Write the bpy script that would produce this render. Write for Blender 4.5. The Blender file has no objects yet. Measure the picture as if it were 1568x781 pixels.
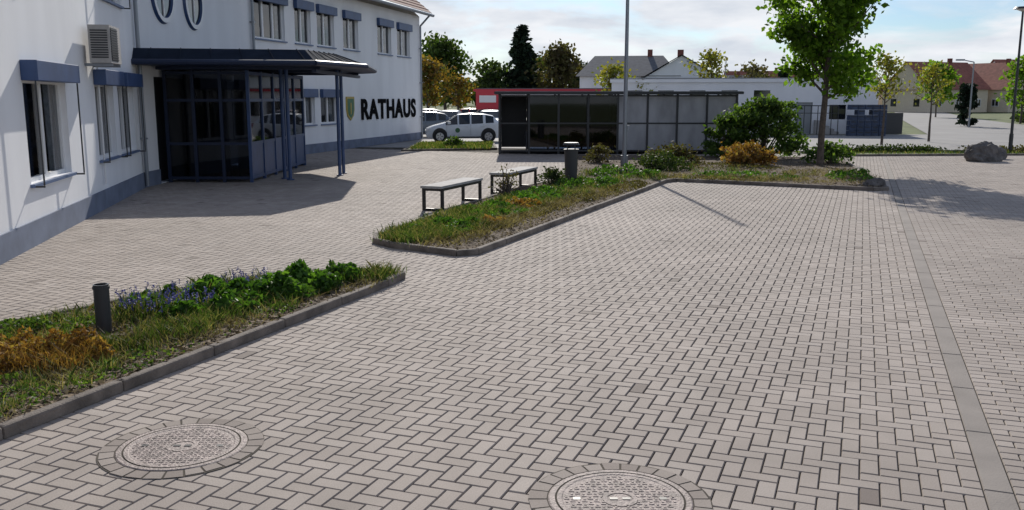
import bpy, math, random
import numpy as np
from mathutils import Vector, Matrix
random.seed(7); rng=np.random.default_rng(7)
S=bpy.context.scene; COL=S.collection
R=math.radians

# ---------------------------------------------------------------- materials
def mat(name,col,rough=.7,metal=0.,var=.0,vscale=3.,bump=0.,bscale=40.,spec=.5,col2=None,streak=0.):
    m=bpy.data.materials.new(name); m.use_nodes=True
    n=m.node_tree.nodes; l=m.node_tree.links; p=n['Principled BSDF']
    p.inputs['Base Color'].default_value=(*col,1); p.inputs['Roughness'].default_value=rough
    p.inputs['Metallic'].default_value=metal; p.inputs['Specular IOR Level'].default_value=spec
    g=n.new('ShaderNodeNewGeometry')
    if var>0 or col2:
        t=n.new('ShaderNodeTexNoise'); t.inputs['Scale'].default_value=vscale; t.inputs['Detail'].default_value=7
        if streak:
            mp=n.new('ShaderNodeMapping'); mp.inputs['Scale'].default_value=(1,1,streak); l.new(g.outputs['Position'],mp.inputs['Vector']); l.new(mp.outputs[0],t.inputs['Vector'])
        else: l.new(g.outputs['Position'],t.inputs['Vector'])
        r=n.new('ShaderNodeValToRGB'); r.color_ramp.elements[0].position=.32; r.color_ramp.elements[1].position=.68
        a=[max(0,c*(1-var)) for c in col]; b=[min(1,c*(1+var)) for c in (col2 or col)]
        r.color_ramp.elements[0].color=(*a,1); r.color_ramp.elements[1].color=(*b,1)
        l.new(t.outputs['Fac'],r.inputs['Fac']); l.new(r.outputs['Color'],p.inputs['Base Color'])
    if bump>0:
        t=n.new('ShaderNodeTexNoise'); t.inputs['Scale'].default_value=bscale; t.inputs['Detail'].default_value=5
        l.new(g.outputs['Position'],t.inputs['Vector'])
        b=n.new('ShaderNodeBump'); b.inputs['Strength'].default_value=bump; b.inputs['Distance'].default_value=.02
        l.new(t.outputs['Fac'],b.inputs['Height']); l.new(b.outputs['Normal'],p.inputs['Normal'])
    return m

def island_mat(name,stops,rough=.8,transl=0.,bump=0.,stain=False):
    m=bpy.data.materials.new(name); m.use_nodes=True
    n=m.node_tree.nodes; l=m.node_tree.links; p=n['Principled BSDF']; p.inputs['Roughness'].default_value=rough
    g=n.new('ShaderNodeNewGeometry'); r=n.new('ShaderNodeValToRGB')
    while len(r.color_ramp.elements)<len(stops): r.color_ramp.elements.new(.5)
    for e,(pos,c) in zip(r.color_ramp.elements,stops): e.position=pos; e.color=(*c,1)
    l.new(g.outputs['Random Per Island'],r.inputs['Fac'])
    out=r.outputs['Color']
    def mulnoise(src,scale,lo,hi,det=5):
        t=n.new('ShaderNodeTexNoise'); t.inputs['Scale'].default_value=scale; t.inputs['Detail'].default_value=det
        l.new(g.outputs['Position'],t.inputs['Vector'])
        q=n.new('ShaderNodeMapRange'); q.inputs['From Min'].default_value=.3; q.inputs['From Max'].default_value=.7
        q.inputs['To Min'].default_value=lo; q.inputs['To Max'].default_value=hi; l.new(t.outputs['Fac'],q.inputs['Value'])
        x=n.new('ShaderNodeVectorMath'); x.operation='SCALE'; l.new(src,x.inputs[0]); l.new(q.outputs[0],x.inputs['Scale'])
        return x.outputs[0],t
    if stain:
        p.inputs['Specular IOR Level'].default_value=.35
        out,_=mulnoise(out,.35,.86,1.10); out,_=mulnoise(out,2.2,.90,1.08); out,t=mulnoise(out,110.,.88,1.10,3)
        b=n.new('ShaderNodeBump'); b.inputs['Strength'].default_value=.3; b.inputs['Distance'].default_value=.003
        l.new(t.outputs['Fac'],b.inputs['Height']); l.new(b.outputs['Normal'],p.inputs['Normal'])
    else:
        out,_=mulnoise(out,1.3,.65,1.25)
    l.new(out,p.inputs['Base Color'])
    if transl>0:
        p.inputs['Specular IOR Level'].default_value=.25
        tr=n.new('ShaderNodeBsdfTranslucent'); hs=n.new('ShaderNodeVectorMath'); hs.operation='MULTIPLY'
        hs.inputs[1].default_value=(1.6,1.7,.7); l.new(out,hs.inputs[0]); l.new(hs.outputs[0],tr.inputs['Color'])
        mx=n.new('ShaderNodeMixShader'); mx.inputs[0].default_value=transl
        l.new(p.outputs[0],mx.inputs[1]); l.new(tr.outputs[0],mx.inputs[2]); l.new(mx.outputs[0],n['Material Output'].inputs['Surface'])
    return m

def glass_mat(name,tint=(.6,.65,.7),gloss=.16):
    m=bpy.data.materials.new(name); m.use_nodes=True; n=m.node_tree.nodes; l=m.node_tree.links
    n.remove(n['Principled BSDF'])
    t=n.new('ShaderNodeBsdfTransparent'); t.inputs['Color'].default_value=(*tint,1)
    g=n.new('ShaderNodeBsdfGlossy'); g.inputs['Roughness'].default_value=.03
    f=n.new('ShaderNodeFresnel'); f.inputs['IOR'].default_value=1.45
    a=n.new('ShaderNodeMath'); a.operation='ADD'; a.inputs[1].default_value=gloss*.5; a.use_clamp=True; l.new(f.outputs[0],a.inputs[0])
    mx=n.new('ShaderNodeMixShader'); l.new(a.outputs[0],mx.inputs[0]); l.new(t.outputs[0],mx.inputs[1]); l.new(g.outputs[0],mx.inputs[2])
    l.new(mx.outputs[0],n['Material Output'].inputs['Surface']); return m

M={}
M['wall']=mat('white_render',(.79,.80,.82),.9,var=.05,vscale=1.1,bump=.15,bscale=120,streak=.25)
M['plinth']=mat('plinth_paint',(.15,.18,.25),.8,var=.2,vscale=2)
M['blue']=mat('blue_metal',(.035,.07,.17),.45,var=.15,vscale=3)
M['sill']=mat('blue_sill',(.10,.15,.27),.5)
M['dblue']=mat('dark_blue_steel',(.012,.022,.055),.5)
M['croof']=mat('canopy_sheet',(.02,.028,.045),.95,var=.2,vscale=2,spec=.08)
M['frame']=mat('window_frame_white',(.72,.73,.74),.4)
M['glass']=glass_mat('window_glass')
M['dglass']=glass_mat('tinted_glass',(.22,.27,.36),.02)
M['room']=mat('room_dark',(.03,.03,.035),.9)
M['curtain']=mat('curtain',(.5,.5,.5),.9,var=.25,vscale=9)
M['roof']=mat('roof_tiles_red',(.17,.06,.045),.8,var=.3,vscale=6,bump=.4,bscale=12)
M['roof2']=mat('roof_tiles_clay',(.27,.10,.07),.85,var=.25,vscale=2)
M['groof']=mat('roof_tiles_grey',(.12,.125,.135),.8,var=.2,vscale=3)
M['zinc']=mat('zinc',(.25,.27,.30),.4,metal=.6)
M['black']=mat('black_paint',(.012,.012,.014),.45)
M['letter']=mat('letter_black',(.006,.006,.007),.9,spec=.05)
M['anthr']=mat('anthracite_steel',(.03,.032,.036),.45)
M['conc']=mat('concrete',(.36,.35,.34),.85,var=.12,vscale=5,bump=.2,bscale=60)
M['kerb']=mat('kerb_concrete',(.16,.135,.115),.9,var=.4,vscale=4,bump=.5,bscale=50)
M['slab']=mat('gutter_slab',(.25,.22,.195),.85,var=.12,vscale=2.5,bump=.2,bscale=80)
M['sand']=mat('joint_sand',(.07,.058,.045),1.,var=.4,vscale=2)
M['soil']=mat('bed_soil',(.11,.08,.055),1.,var=.5,vscale=5,bump=1,bscale=25)
M['asphalt']=mat('asphalt_pale',(.26,.25,.24),.85,var=.12,vscale=.4,bump=.2,bscale=60)
M['grass']=mat('grass_ground',(.07,.10,.025),1.,var=.4,vscale=.8,col2=(.12,.14,.05))
M['panel']=mat('grey_panel',(.34,.34,.355),.5,var=.22,vscale=2,streak=.4)
M['bark']=mat('bark',(.10,.08,.065),.95,var=.35,vscale=12,bump=.6,bscale=30)
M['iron']=mat('cast_iron',(.27,.215,.195),.65,metal=.0,var=.35,vscale=14,bump=.5,bscale=70)
M['red']=mat('red_sign',(.5,.03,.05),.5)
M['rock']=mat('boulder_stone',(.12,.11,.105),.95,var=.4,vscale=4,bump=1,bscale=8)
M['tyre']=mat('tyre',(.015,.015,.016),.8)
M['rim']=mat('alloy',(.5,.5,.52),.3,metal=.8)
M['carglass']=mat('car_glass',(.015,.018,.02),.05,spec=.8)
M['lamp']=mat('lens',(.7,.7,.7),.1)
M['tail']=mat('tail_lens',(.35,.01,.01),.2)
M['cream']=mat('cream_render',(.6,.52,.40),.9,var=.05)
M['crate']=mat('crate_blue',(.03,.05,.10),.6,var=.3,vscale=4)
M['gold']=mat('crest_gold',(.45,.33,.06),.5)
M['green']=mat('crest_green',(.05,.15,.06),.5)

M['brick']=island_mat('paver_concrete',[(0,(.20,.165,.145)),(.004,(.21,.175,.15)),(.006,(.335,.288,.252)),(.4,(.355,.306,.268)),(.75,(.372,.322,.283)),(1,(.395,.345,.305))],.85,stain=True)
M['cobble']=island_mat('ring_cobble',[(0,(.24,.20,.175)),(1,(.33,.285,.25))],.85,stain=True)
M['leafm']=island_mat('maple_leaf',[(0,(.06,.13,.012)),(.5,(.11,.20,.02)),(1,(.16,.26,.035))],.6,.55)
M['leafy']=island_mat('yellow_leaf',[(0,(.14,.12,.02)),(.5,(.22,.20,.04)),(1,(.16,.2,.05))],.6,.45)
M['leafo']=island_mat('orange_leaf',[(0,(.13,.08,.015)),(.5,(.22,.13,.03)),(1,(.12,.15,.03))],.6,.4)
M['leafd']=island_mat('dark_leaf',[(0,(.018,.035,.01)),(.5,(.04,.065,.018)),(1,(.07,.09,.03))],.7,.3)
M['leafg']=island_mat('mid_leaf',[(0,(.03,.06,.012)),(.5,(.06,.10,.02)),(1,(.10,.14,.03))],.7,.35)
M['brownl']=island_mat('brown_leaf',[(0,(.06,.045,.022)),(.5,(.10,.085,.035)),(1,(.12,.12,.045))],.7,.3)
M['conif']=island_mat('needle',[(0,(.006,.014,.008)),(1,(.022,.04,.02))],.8,.1)
M['shrub']=island_mat('shrub_leaf',[(0,(.035,.07,.015)),(.5,(.065,.12,.025)),(1,(.13,.19,.045))],.6,.45)
M['grassb']=island_mat('grass_blade',[(0,(.035,.065,.012)),(.45,(.07,.115,.025)),(.7,(.10,.15,.04)),(.76,(.20,.17,.08)),(1,(.30,.25,.14))],.6,.4)
M['dryg']=island_mat('dry_grass_blade',[(0,(.14,.11,.06)),(.6,(.26,.21,.12)),(1,(.36,.30,.19))],.7,.3)
M['lush']=island_mat('lush_leaf',[(0,(.025,.065,.01)),(.5,(.05,.12,.018)),(1,(.10,.19,.03))],.55,.4)
M['rust']=island_mat('rusty_leaf',[(0,(.12,.05,.015)),(.4,(.25,.13,.035)),(.8,(.36,.22,.075)),(1,(.15,.15,.04))],.7,.35)
M['straw']=island_mat('dry_litter',[(0,(.10,.07,.045)),(.5,(.22,.165,.11)),(1,(.34,.27,.19))],.9,.1)
M['flower']=island_mat('blue_petal',[(0,(.05,.05,.25)),(1,(.12,.12,.45))],.6,.2)

# ---------------------------------------------------------------- builders
def empty(name):
    e=bpy.data.objects.new(name,None); COL.objects.link(e); e.empty_display_size=.2; return e
class MB:
    def __init__(s): s.v=[];s.f=[];s.m=[];s.ms=[]
    def mi(s,k):
        if k not in s.ms: s.ms.append(k)
        return s.ms.index(k)
    def face(s,pts,k):
        b=len(s.v); s.v+= [tuple(p) for p in pts]; s.f.append(tuple(range(b,b+len(pts)))); s.m.append(s.mi(k))
    def hexa(s,p,k):
        b=len(s.v); s.v+=[tuple(q) for q in p]
        for f in ((3,2,1,0),(4,5,6,7),(0,1,5,4),(1,2,6,5),(2,3,7,6),(3,0,4,7)):
            s.f.append(tuple(b+i for i in f)); s.m.append(s.mi(k))
    def box(s,x0,x1,y0,y1,z0,z1,k,F=None):
        P=[(x0,y0,z0),(x1,y0,z0),(x1,y1,z0),(x0,y1,z0),(x0,y0,z1),(x1,y0,z1),(x1,y1,z1),(x0,y1,z1)]
        if F: P=[F(*q) for q in P]
        s.hexa(P,k)
    def cyl(s,p0,p1,r0,r1,k,n=12,caps=True):
        p0=Vector(p0);p1=Vector(p1); d=(p1-p0).normalized(); a=d.orthogonal().normalized(); c=d.cross(a)
        b=len(s.v)
        for p,r in((p0,r0),(p1,r1)):
            for i in range(n):
                t=2*math.pi*i/n; s.v.append(tuple(p+a*math.cos(t)*r+c*math.sin(t)*r))
        for i in range(n):
            j=(i+1)%n; s.f.append((b+i,b+j,b+n+j,b+n+i)); s.m.append(s.mi(k))
        if caps:
            s.f.append(tuple(b+n-1-i for i in range(n))); s.m.append(s.mi(k))
            s.f.append(tuple(b+n+i for i in range(n))); s.m.append(s.mi(k))
    def prism(s,pts,z0,z1,k,ktop=None):
        n=len(pts); b=len(s.v)
        s.v+=[(x,y,z0) for x,y in pts]+[(x,y,z1) for x,y in pts]
        s.f.append(tuple(b+n+i for i in range(n))); s.m.append(s.mi(ktop or k))
        for i in range(n):
            j=(i+1)%n; s.f.append((b+i,b+j,b+n+j,b+n+i)); s.m.append(s.mi(k))
    def build(s,name,parent=None,bevel=0,smooth=False):
        me=bpy.data.meshes.new(name); me.from_pydata(s.v,[],s.f)
        for k in s.ms: me.materials.append(M[k] if isinstance(k,str) else k)
        me.polygons.foreach_set('material_index',s.m)
        if smooth: me.polygons.foreach_set('use_smooth',[True]*len(s.f))
        me.update(); o=bpy.data.objects.new(name,me); COL.objects.link(o)
        if parent: o.parent=parent
        if bevel:
            b=o.modifiers.new('b','BEVEL'); b.width=bevel; b.segments=2; b.limit_method='ANGLE'
        return o
def frame(P0,P1):
    d=Vector((P1[0]-P0[0],P1[1]-P0[1],0)); L=d.length; d/=L; n=Vector((d.y,-d.x,0))
    o=Vector((P0[0],P0[1],0))
    return (lambda s_,n_,z_: tuple(o+d*s_+n*n_+Vector((0,0,z_)))),L,d,n
def wall(mb,F,L,z0,z1,ops,k,dep=.2):
    ss=sorted({0,L,*[a for o in ops for a in o[:2]]}); zs=sorted({z0,z1,*[a for o in ops for a in o[2:4]]})
    for i in range(len(ss)-1):
        for j in range(len(zs)-1):
            cs=(ss[i]+ss[i+1])/2; cz=(zs[j]+zs[j+1])/2
            if any(o[0]<cs<o[1] and o[2]<cz<o[3] for o in ops): continue
            mb.face([F(ss[i],0,zs[j]),F(ss[i+1],0,zs[j]),F(ss[i+1],0,zs[j+1]),F(ss[i],0,zs[j+1])],k)
    for a,b,c,d in [o[:4] for o in ops]:
        mb.face([F(a,0,c),F(a,-dep,c),F(a,-dep,d),F(a,0,d)],k); mb.face([F(b,0,c),F(b,-dep,c),F(b,-dep,d),F(b,0,d)],k)
        mb.face([F(a,0,c),F(b,0,c),F(b,-dep,c),F(a,-dep,c)],k); mb.face([F(a,0,d),F(b,0,d),F(b,-dep,d),F(a,-dep,d)],k)
def window(mb,F,a,b,c,d,n=2,fw=.07,curt=True,rails=False):
    y0,y1=-.17,-.10
    mb.box(a,a+fw,y0,y1,c,d,'frame',F); mb.box(b-fw,b,y0,y1,c,d,'frame',F)
    mb.box(a+fw,b-fw,y0,y1,c,c+fw,'frame',F); mb.box(a+fw,b-fw,y0,y1,d-fw,d,'frame',F)
    w=(b-a)/n
    for i in range(1,n): mb.box(a+w*i-fw*.8,a+w*i+fw*.8,y0,y1+.01,c+fw,d-fw,'frame',F)
    mb.face([F(a,-.14,c),F(b,-.14,c),F(b,-.14,d),F(a,-.14,d)],'glass')
    mb.box(a-.02,b+.02,-1.2,-1.0,c-.1,d+.1,'room',F)
    mb.face([F(a,-.2,c),F(a,-1.1,c),F(a,-1.1,d),F(a,-.2,d)],'room'); mb.face([F(b,-.2,c),F(b,-1.1,c),F(b,-1.1,d),F(b,-.2,d)],'room')
    mb.face([F(a,-.2,c),F(b,-.2,c),F(b,-1.1,c),F(a,-1.1,c)],'room'); mb.face([F(a,-.2,d),F(b,-.2,d),F(b,-1.1,d),F(a,-1.1,d)],'room')
    if curt:
        for i in range(n):
            x0=a+w*i; k=6
            for j in range(k):
                xa=x0+w*.34*j/k+(w*.62 if i==n-1 else 0.04); xb=xa+w*.34/k
                za=-.24-.03*(j%2); zb=-.24-.03*((j+1)%2)
                mb.face([F(xa,za,c),F(xb,zb,c),F(xb,zb,d),F(xa,za,d)],'curtain')
    mb.box(a-.06,b+.06,-.1,.07,c-.05,c-.003,'sill',F)
def inpoly(x,y,P):
    c=False; j=len(P)-1
    for i in range(len(P)):
        if (P[i][1]>y)!=(P[j][1]>y) and x<(P[j][0]-P[i][0])*(y-P[i][1])/(P[j][1]-P[i][1])+P[i][0]: c=not c
        j=i
    return c
def leaf_mesh(name,C,size,mk,parent=None,elong=1.5,flat=0.):
    C=np.asarray(C); N=len(C); sz=size*rng.uniform(.6,1.3,(N,1))
    a=rng.normal(size=(N,3)); a[:,2]*=(1-flat); a/=np.linalg.norm(a,axis=1,keepdims=True)
    b=rng.normal(size=(N,3)); b[:,2]*=(1-flat); b-=a*(a*b).sum(1,keepdims=True); b/=np.linalg.norm(b,axis=1,keepdims=True)
    V=np.empty((N,4,3)); V[:,0]=C-a*sz*elong*.5; V[:,1]=C+b*sz*.5; V[:,2]=C+a*sz*elong*.5; V[:,3]=C-b*sz*.5
    return raw_mesh(name,V.reshape(-1,3),np.arange(4*N).reshape(N,4),mk,parent)
def raw_mesh(name,V,F,mk,parent=None):
    me=bpy.data.meshes.new(name); k=F.shape[1]
    me.vertices.add(len(V)); me.vertices.foreach_set('co',np.asarray(V,dtype=np.float32).ravel())
    me.loops.add(F.size); me.loops.foreach_set('vertex_index',F.astype(np.int32).ravel())
    me.polygons.add(len(F)); me.polygons.foreach_set('loop_start',np.arange(0,F.size,k,dtype=np.int32))
    me.polygons.foreach_set('use_smooth',np.zeros(len(F),dtype=bool))
    me.materials.append(M[mk]); me.update(calc_edges=True); me.validate()
    o=bpy.data.objects.new(name,me); COL.objects.link(o)
    if parent: o.parent=parent
    return o
def blades(name,P,h,w,mk,parent=None,lean=.5):
    P=np.asarray(P); N=len(P); hh=h*rng.uniform(.4,1.3,(N,1)); az=rng.uniform(0,6.28,N); ld=rng.uniform(0,6.28,N)
    s=np.stack([np.cos(az),np.sin(az),0*az],1)*w; L=np.stack([np.cos(ld),np.sin(ld),0*ld],1)*lean*hh*rng.uniform(.1,1,(N,1))
    up=np.zeros((N,3)); up[:,2]=1
    V=np.empty((N,5,3)); V[:,0]=P-s; V[:,1]=P+s; m=P+up*hh*.6+L*.35; V[:,2]=m+s*.8; V[:,3]=P+up*hh+L; V[:,4]=m-s*.8
    return raw_mesh(name,V.reshape(-1,3),np.arange(5*N).reshape(N,5),mk,parent)

# ---------------------------------------------------------------- camera / light / sky
cam=bpy.data.cameras.new('camera'); co=bpy.data.objects.new('camera',cam); COL.objects.link(co)
co.location=(0,0,2.2); co.rotation_euler=(R(90-9.83),0,0); cam.sensor_width=36; cam.lens=31.8; cam.clip_end=5000; S.camera=co
EL,AZ=29,2
sd=Vector((-math.sin(R(AZ))*math.cos(R(EL)),math.cos(R(AZ))*math.cos(R(EL)),math.sin(R(EL))))
sl=bpy.data.lights.new('sun','SUN'); sl.energy=4.6; sl.angle=R(.55); sl.color=(1,.94,.85)
so=bpy.data.objects.new('sun',sl); COL.objects.link(so); so.rotation_euler=sd.to_track_quat('Z','Y').to_euler()
W=bpy.data.worlds.new('World'); S.world=W; W.use_nodes=True; n=W.node_tree.nodes; l=W.node_tree.links
bg=n['Background']; bg.inputs['Strength'].default_value=.1
sk=n.new('ShaderNodeTexSky'); sk.sky_type='NISHITA'; sk.sun_disc=False; sk.sun_elevation=R(EL); sk.sun_rotation=R(-AZ); sk.air_density=1; sk.dust_density=.5; sk.ozone_density=1.5
tc=n.new('ShaderNodeTexCoord'); mp=n.new('ShaderNodeMapping'); mp.inputs['Scale'].default_value=(1,1,3.6); mp.inputs['Location'].default_value=(.35,.2,.13)
l.new(tc.outputs['Generated'],mp.inputs['Vector'])
nz=n.new('ShaderNodeTexNoise'); nz.inputs['Scale'].default_value=5.5; nz.inputs['Detail'].default_value=9; nz.inputs['Roughness'].default_value=.56; nz.inputs['Distortion'].default_value=.35
l.new(mp.outputs[0],nz.inputs['Vector'])
cr=n.new('ShaderNodeValToRGB'); cr.color_ramp.elements[0].position=.37; cr.color_ramp.elements[1].position=.54; l.new(nz.outputs['Fac'],cr.inputs['Fac'])
nz2=n.new('ShaderNodeTexNoise'); nz2.inputs['Scale'].default_value=10; nz2.inputs['Detail'].default_value=6; l.new(mp.outputs[0],nz2.inputs['Vector'])
cc=n.new('ShaderNodeValToRGB'); cc.color_ramp.elements[0].position=.35; cc.color_ramp.elements[0].color=(6.6,7.1,7.9,1); cc.color_ramp.elements[1].position=.6; cc.color_ramp.elements[1].color=(9.,9.2,9.6,1)
l.new(nz2.outputs['Fac'],cc.inputs['Fac'])
mx=n.new('ShaderNodeMix'); mx.data_type='RGBA'
l.new(cc.outputs['Color'],mx.inputs['B'])
sc=n.new('ShaderNodeVectorMath'); sc.operation='MULTIPLY'; sc.inputs[1].default_value=(.56,.72,.95); l.new(sk.outputs[0],sc.inputs[0])
l.new(sc.outputs[0],mx.inputs['A'])
sx=n.new('ShaderNodeSeparateXYZ'); l.new(tc.outputs['Generated'],sx.inputs[0])
mr=n.new('ShaderNodeMapRange'); mr.inputs['From Min'].default_value=.15; mr.inputs['From Max'].default_value=.5; mr.inputs['To Min'].default_value=1; mr.inputs['To Max'].default_value=.3; l.new(sx.outputs['Z'],mr.inputs['Value'])
mm=n.new('ShaderNodeMath'); mm.operation='MULTIPLY'; l.new(cr.outputs['Color'],mm.inputs[0]); l.new(mr.outputs[0],mm.inputs[1]); l.new(mm.outputs[0],mx.inputs['Factor'])
l.new(mx.outputs['Result'],bg.inputs['Color'])
S.view_settings.view_transform='Standard'; S.view_settings.look='None'; S.view_settings.exposure=0

# ---------------------------------------------------------------- ground
g=MB(); g.face([(-2500,-300,-.06),(2500,-300,-.06),(2500,4000,-.06),(-2500,4000,-.06)],'grass'); g.build('ground')
g=MB(); g.face([(-30,-2,-.014),(28,-2,-.014),(24,36.4,-.014),(-30,44.5,-.014)],'sand'); g.build('paving_bed')
g=MB(); g.face([(-30,44.5,-.02),(9,39.8,-.02),(9,80,-.02),(-30,80,-.02)],'asphalt'); g.build('car_park')
g=MB(); g.face([(9.004,39.0,-.024),(46,38.0,-.024),(46,57,-.024),(9.004,57,-.024)],'asphalt')
g.face([(26,57.01,-.024),(37,57.01,-.024),(52,104,-.024),(44,104,-.024)],'asphalt')
g.face([(44,104.01,-.024),(52,104.01,-.024),(95,210,-.024),(87,210,-.024)],'asphalt'); g.build('road')

# pavers
PH=R(21); e1=np.array([math.cos(PH),-math.sin(PH)]); e2=np.array([math.sin(PH),math.cos(PH)])
def brick_mesh(name,P,HX,HY,mk,A=e1,B=e2,jit=1.):
    N=len(P); V=np.empty((N,8,3)); sg=np.array([(-1,-1),(1,-1),(1,1),(-1,1)])
    zo=rng.normal(0,.0007*jit,N); tx=rng.normal(0,.006*jit,N); ty=rng.normal(0,.006*jit,N)
    for i,(a,b) in enumerate(sg):
        for lev,(ins,z) in enumerate(((.003,-.010),(.0085,0.))):
            dx=a*(HX-ins); dy=b*(HY-ins)
            p=P[:,0]+dx; q=P[:,1]+dy
            V[:,i+4*lev,0]=p*A[0]+q*B[0]; V[:,i+4*lev,1]=p*A[1]+q*B[1]; V[:,i+4*lev,2]=z+(zo+tx*dx+ty*dy if lev else 0)
    f=np.array([[4,5,6,7],[0,1,5,4],[1,2,6,5],[2,3,7,6],[3,0,4,7]])
    F=(f[None]+8*np.arange(N)[:,None,None]).reshape(-1,4)
    return raw_mesh(name,V.reshape(-1,3),F,mk)
c=.11; BAND0,BAND1=7*c,7*c+.16
def vis(p,q):
    x=p*e1[0]+q*e2[0]; y=p*e1[1]+q*e2[1]
    return (y>2.6)&(y<43)&(np.abs(x)<.62*y+2.5)&(x>-10.5)&(y<36.3+.5*np.clip(-x+1,0,14))&(x<23)
ii,jj=np.meshgrid(np.arange(-240,7),np.arange(0,420)); ii=ii.ravel(); jj=jj.ravel(); md=(ii-jj)%4
h=(md==0)&(ii<6); v=md==3; hh=(md==0)&(ii==6)
P=np.concatenate([np.stack([(ii[h]+1)*c,(jj[h]+.5)*c],1),np.stack([(ii[v]+.5)*c,(jj[v]+1)*c],1),np.stack([(ii[hh]+.5)*c,(jj[hh]+.5)*c],1)])
HX=np.concatenate([np.full(h.sum(),c),np.full(v.sum(),c/2),np.full(hh.sum(),c/2)]); HY=np.concatenate([np.full(h.sum(),c/2),np.full(v.sum(),c),np.full(hh.sum(),c/2)])
MAN=[(-2.11,5.50),(.60,4.72)]
wx=P[:,0]*e1[0]+P[:,1]*e2[0]; wy=P[:,0]*e1[1]+P[:,1]*e2[1]
k=vis(P[:,0],P[:,1])
for a,b in MAN: k&=((wx-a)**2+(wy-b)**2)>.41**2
brick_mesh('plaza_paving',P[k],HX[k],HY[k],'brick')
ii,jj=np.meshgrid(np.arange(0,100),np.arange(0,420)); ii=ii.ravel(); jj=jj.ravel()
P=np.stack([BAND1+c+ii*2*c+(jj%2)*c,(jj+.5)*c],1); k=vis(P[:,0],P[:,1]); P=P[k]
brick_mesh('lane_paving',P,np.full(len(P),c),np.full(len(P),c/2),'brick')
jj=np.arange(1,420,2); P=np.stack([np.full(len(jj),BAND1+c/2),(jj+.5)*c],1); k=vis(P[:,0],P[:,1]); P=P[k]
brick_mesh('lane_paving_edge',P,np.full(len(P),c/2),np.full(len(P),c/2),'brick')
q=np.arange(3,42,1.); P=np.stack([np.full(len(q),(BAND0+BAND1)/2),q],1)
brick_mesh('gutter_strip',P,np.full(len(P),(BAND1-BAND0)/2),np.full(len(P),.5),'slab',jit=.2)

# manhole covers
for a,b in MAN:
    e=empty('manhole_cover'); e.location=(a,b,0); m=MB()
    def ring(r0,r1,z0,z1,k,n=64):
        for i in range(n):
            t0=2*math.pi*i/n; t1=2*math.pi*(i+1)/n
            m.face([(r0*math.cos(t0),r0*math.sin(t0),z0),(r1*math.cos(t0),r1*math.sin(t0),z1),(r1*math.cos(t1),r1*math.sin(t1),z1),(r0*math.cos(t1),r0*math.sin(t1),z0)],k)
    ring(.0001,.505,.004,.004,'sand'); ring(.392,.40,.010,.005,'iron'); ring(.362,.392,.010,.010,'iron'); ring(.354,.362,.005,.010,'sand'); ring(.0001,.354,.0075,.0075,'iron')
    ring(.325,.350,.0105,.0105,'iron'); ring(.318,.325,.0075,.0105,'iron'); ring(.350,.354,.0105,.0075,'sand')
    for i in range(-9,10):
        for j in range(-9,10):
            x=i*.033;y=j*.033
            if .10**2<x*x+y*y<.30**2:
                w,hh_=(.0145,.0065) if (i+j)%2 else (.0065,.0145)
                m.box(x-w,x+w,y-hh_,y+hh_,.007,.0105,'iron')
    ring(.07,.10,.0105,.0105,'iron')
    for s_ in(-1,1): m.box(s_*.035-.022,s_*.035+.022,-.013,.013,.0106,.0112,'black')
    for s_ in(-1,1): m.box(s_*.24-.02,s_*.24+.02,-.016,.016,.0106,.0112,'black')
    m.build('cover',e)
    mm_=MB(); nn=26
    for i in range(nn):
        t0=2*math.pi*(i+.06)/nn; t1=2*math.pi*(i+.94)/nn; z=.006+rng.uniform(0,.002); ro=.50+rng.uniform(-.012,.012)
        pts=[(.408*math.cos(t0),.408*math.sin(t0)),(ro*math.cos(t0),ro*math.sin(t0)),(ro*math.cos(t1),ro*math.sin(t1)),(.408*math.cos(t1),.408*math.sin(t1))]
        mm_.prism(pts,.0035,z,'cobble')
    mm_.build('cobble_ring',e)

# ---------------------------------------------------------------- beds
def mitre(P,off,closed):
    n=len(P); out=[]
    for i in range(n):
        p=Vector(P[i]); a=Vector(P[i-1]) if (i>0 or closed) else None; b=Vector(P[(i+1)%n]) if (i<n-1 or closed) else None
        ns=[]
        if a: d=(p-a).normalized(); ns.append(Vector((d.y,-d.x)))
        if b: d=(b-p).normalized(); ns.append(Vector((d.y,-d.x)))
        if len(ns)==2: m=(ns[0]+ns[1]).normalized(); m/=max(.35,m.dot(ns[0]))
        else: m=ns[0]
        out.append(p+m*off)
    return out
def kerb(mb,P,w,z0,z1,k,closed=True,stone=1.0):
    Lf=mitre(P,-w/2,closed); Rt=mitre(P,w/2,closed); n=len(P)
    for i in range(n if closed else n-1):
        j=(i+1)%n; L=(Vector(P[j])-Vector(P[i])).length; c=max(1,round(L/stone)); gp=.003/L
        for q in range(c):
            t0=q/c+gp; t1=(q+1)/c-gp
            a=Lf[i].lerp(Lf[j],t0); b=Rt[i].lerp(Rt[j],t0); cc_=Rt[i].lerp(Rt[j],t1); d=Lf[i].lerp(Lf[j],t1); z=z1+random.uniform(-.004,.004)
            mb.hexa([(a.x,a.y,z0),(b.x,b.y,z0),(cc_.x,cc_.y,z0),(d.x,d.y,z0),(a.x,a.y,z),(b.x,b.y,z),(cc_.x,cc_.y,z),(d.x,d.y,z)],k)
BED1=[(-4.9,1.6),(-3.36,5.64),(-1.50,10.52),(-1.36,10.98),(-1.55,11.22),(-1.95,11.25),(-2.9,10.95),(-4.05,9.75),(-5.0,8.2),(-5.9,6.0),(-6.6,1.6)]
BED2=[(-.78,12.62),(-.5,12.75),(4.05,23.9),(4.4,24.25),(8.7,21.75),(9.1,21.9),(10.6,27.8),(11.9,32.9),(2.4,34.7),(2.2,31),(1.2,24.2),(.1,21.6),(-1.3,17.2),(-2.15,14.2),(-2.1,13.75),(-1.8,13.35)]
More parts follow.
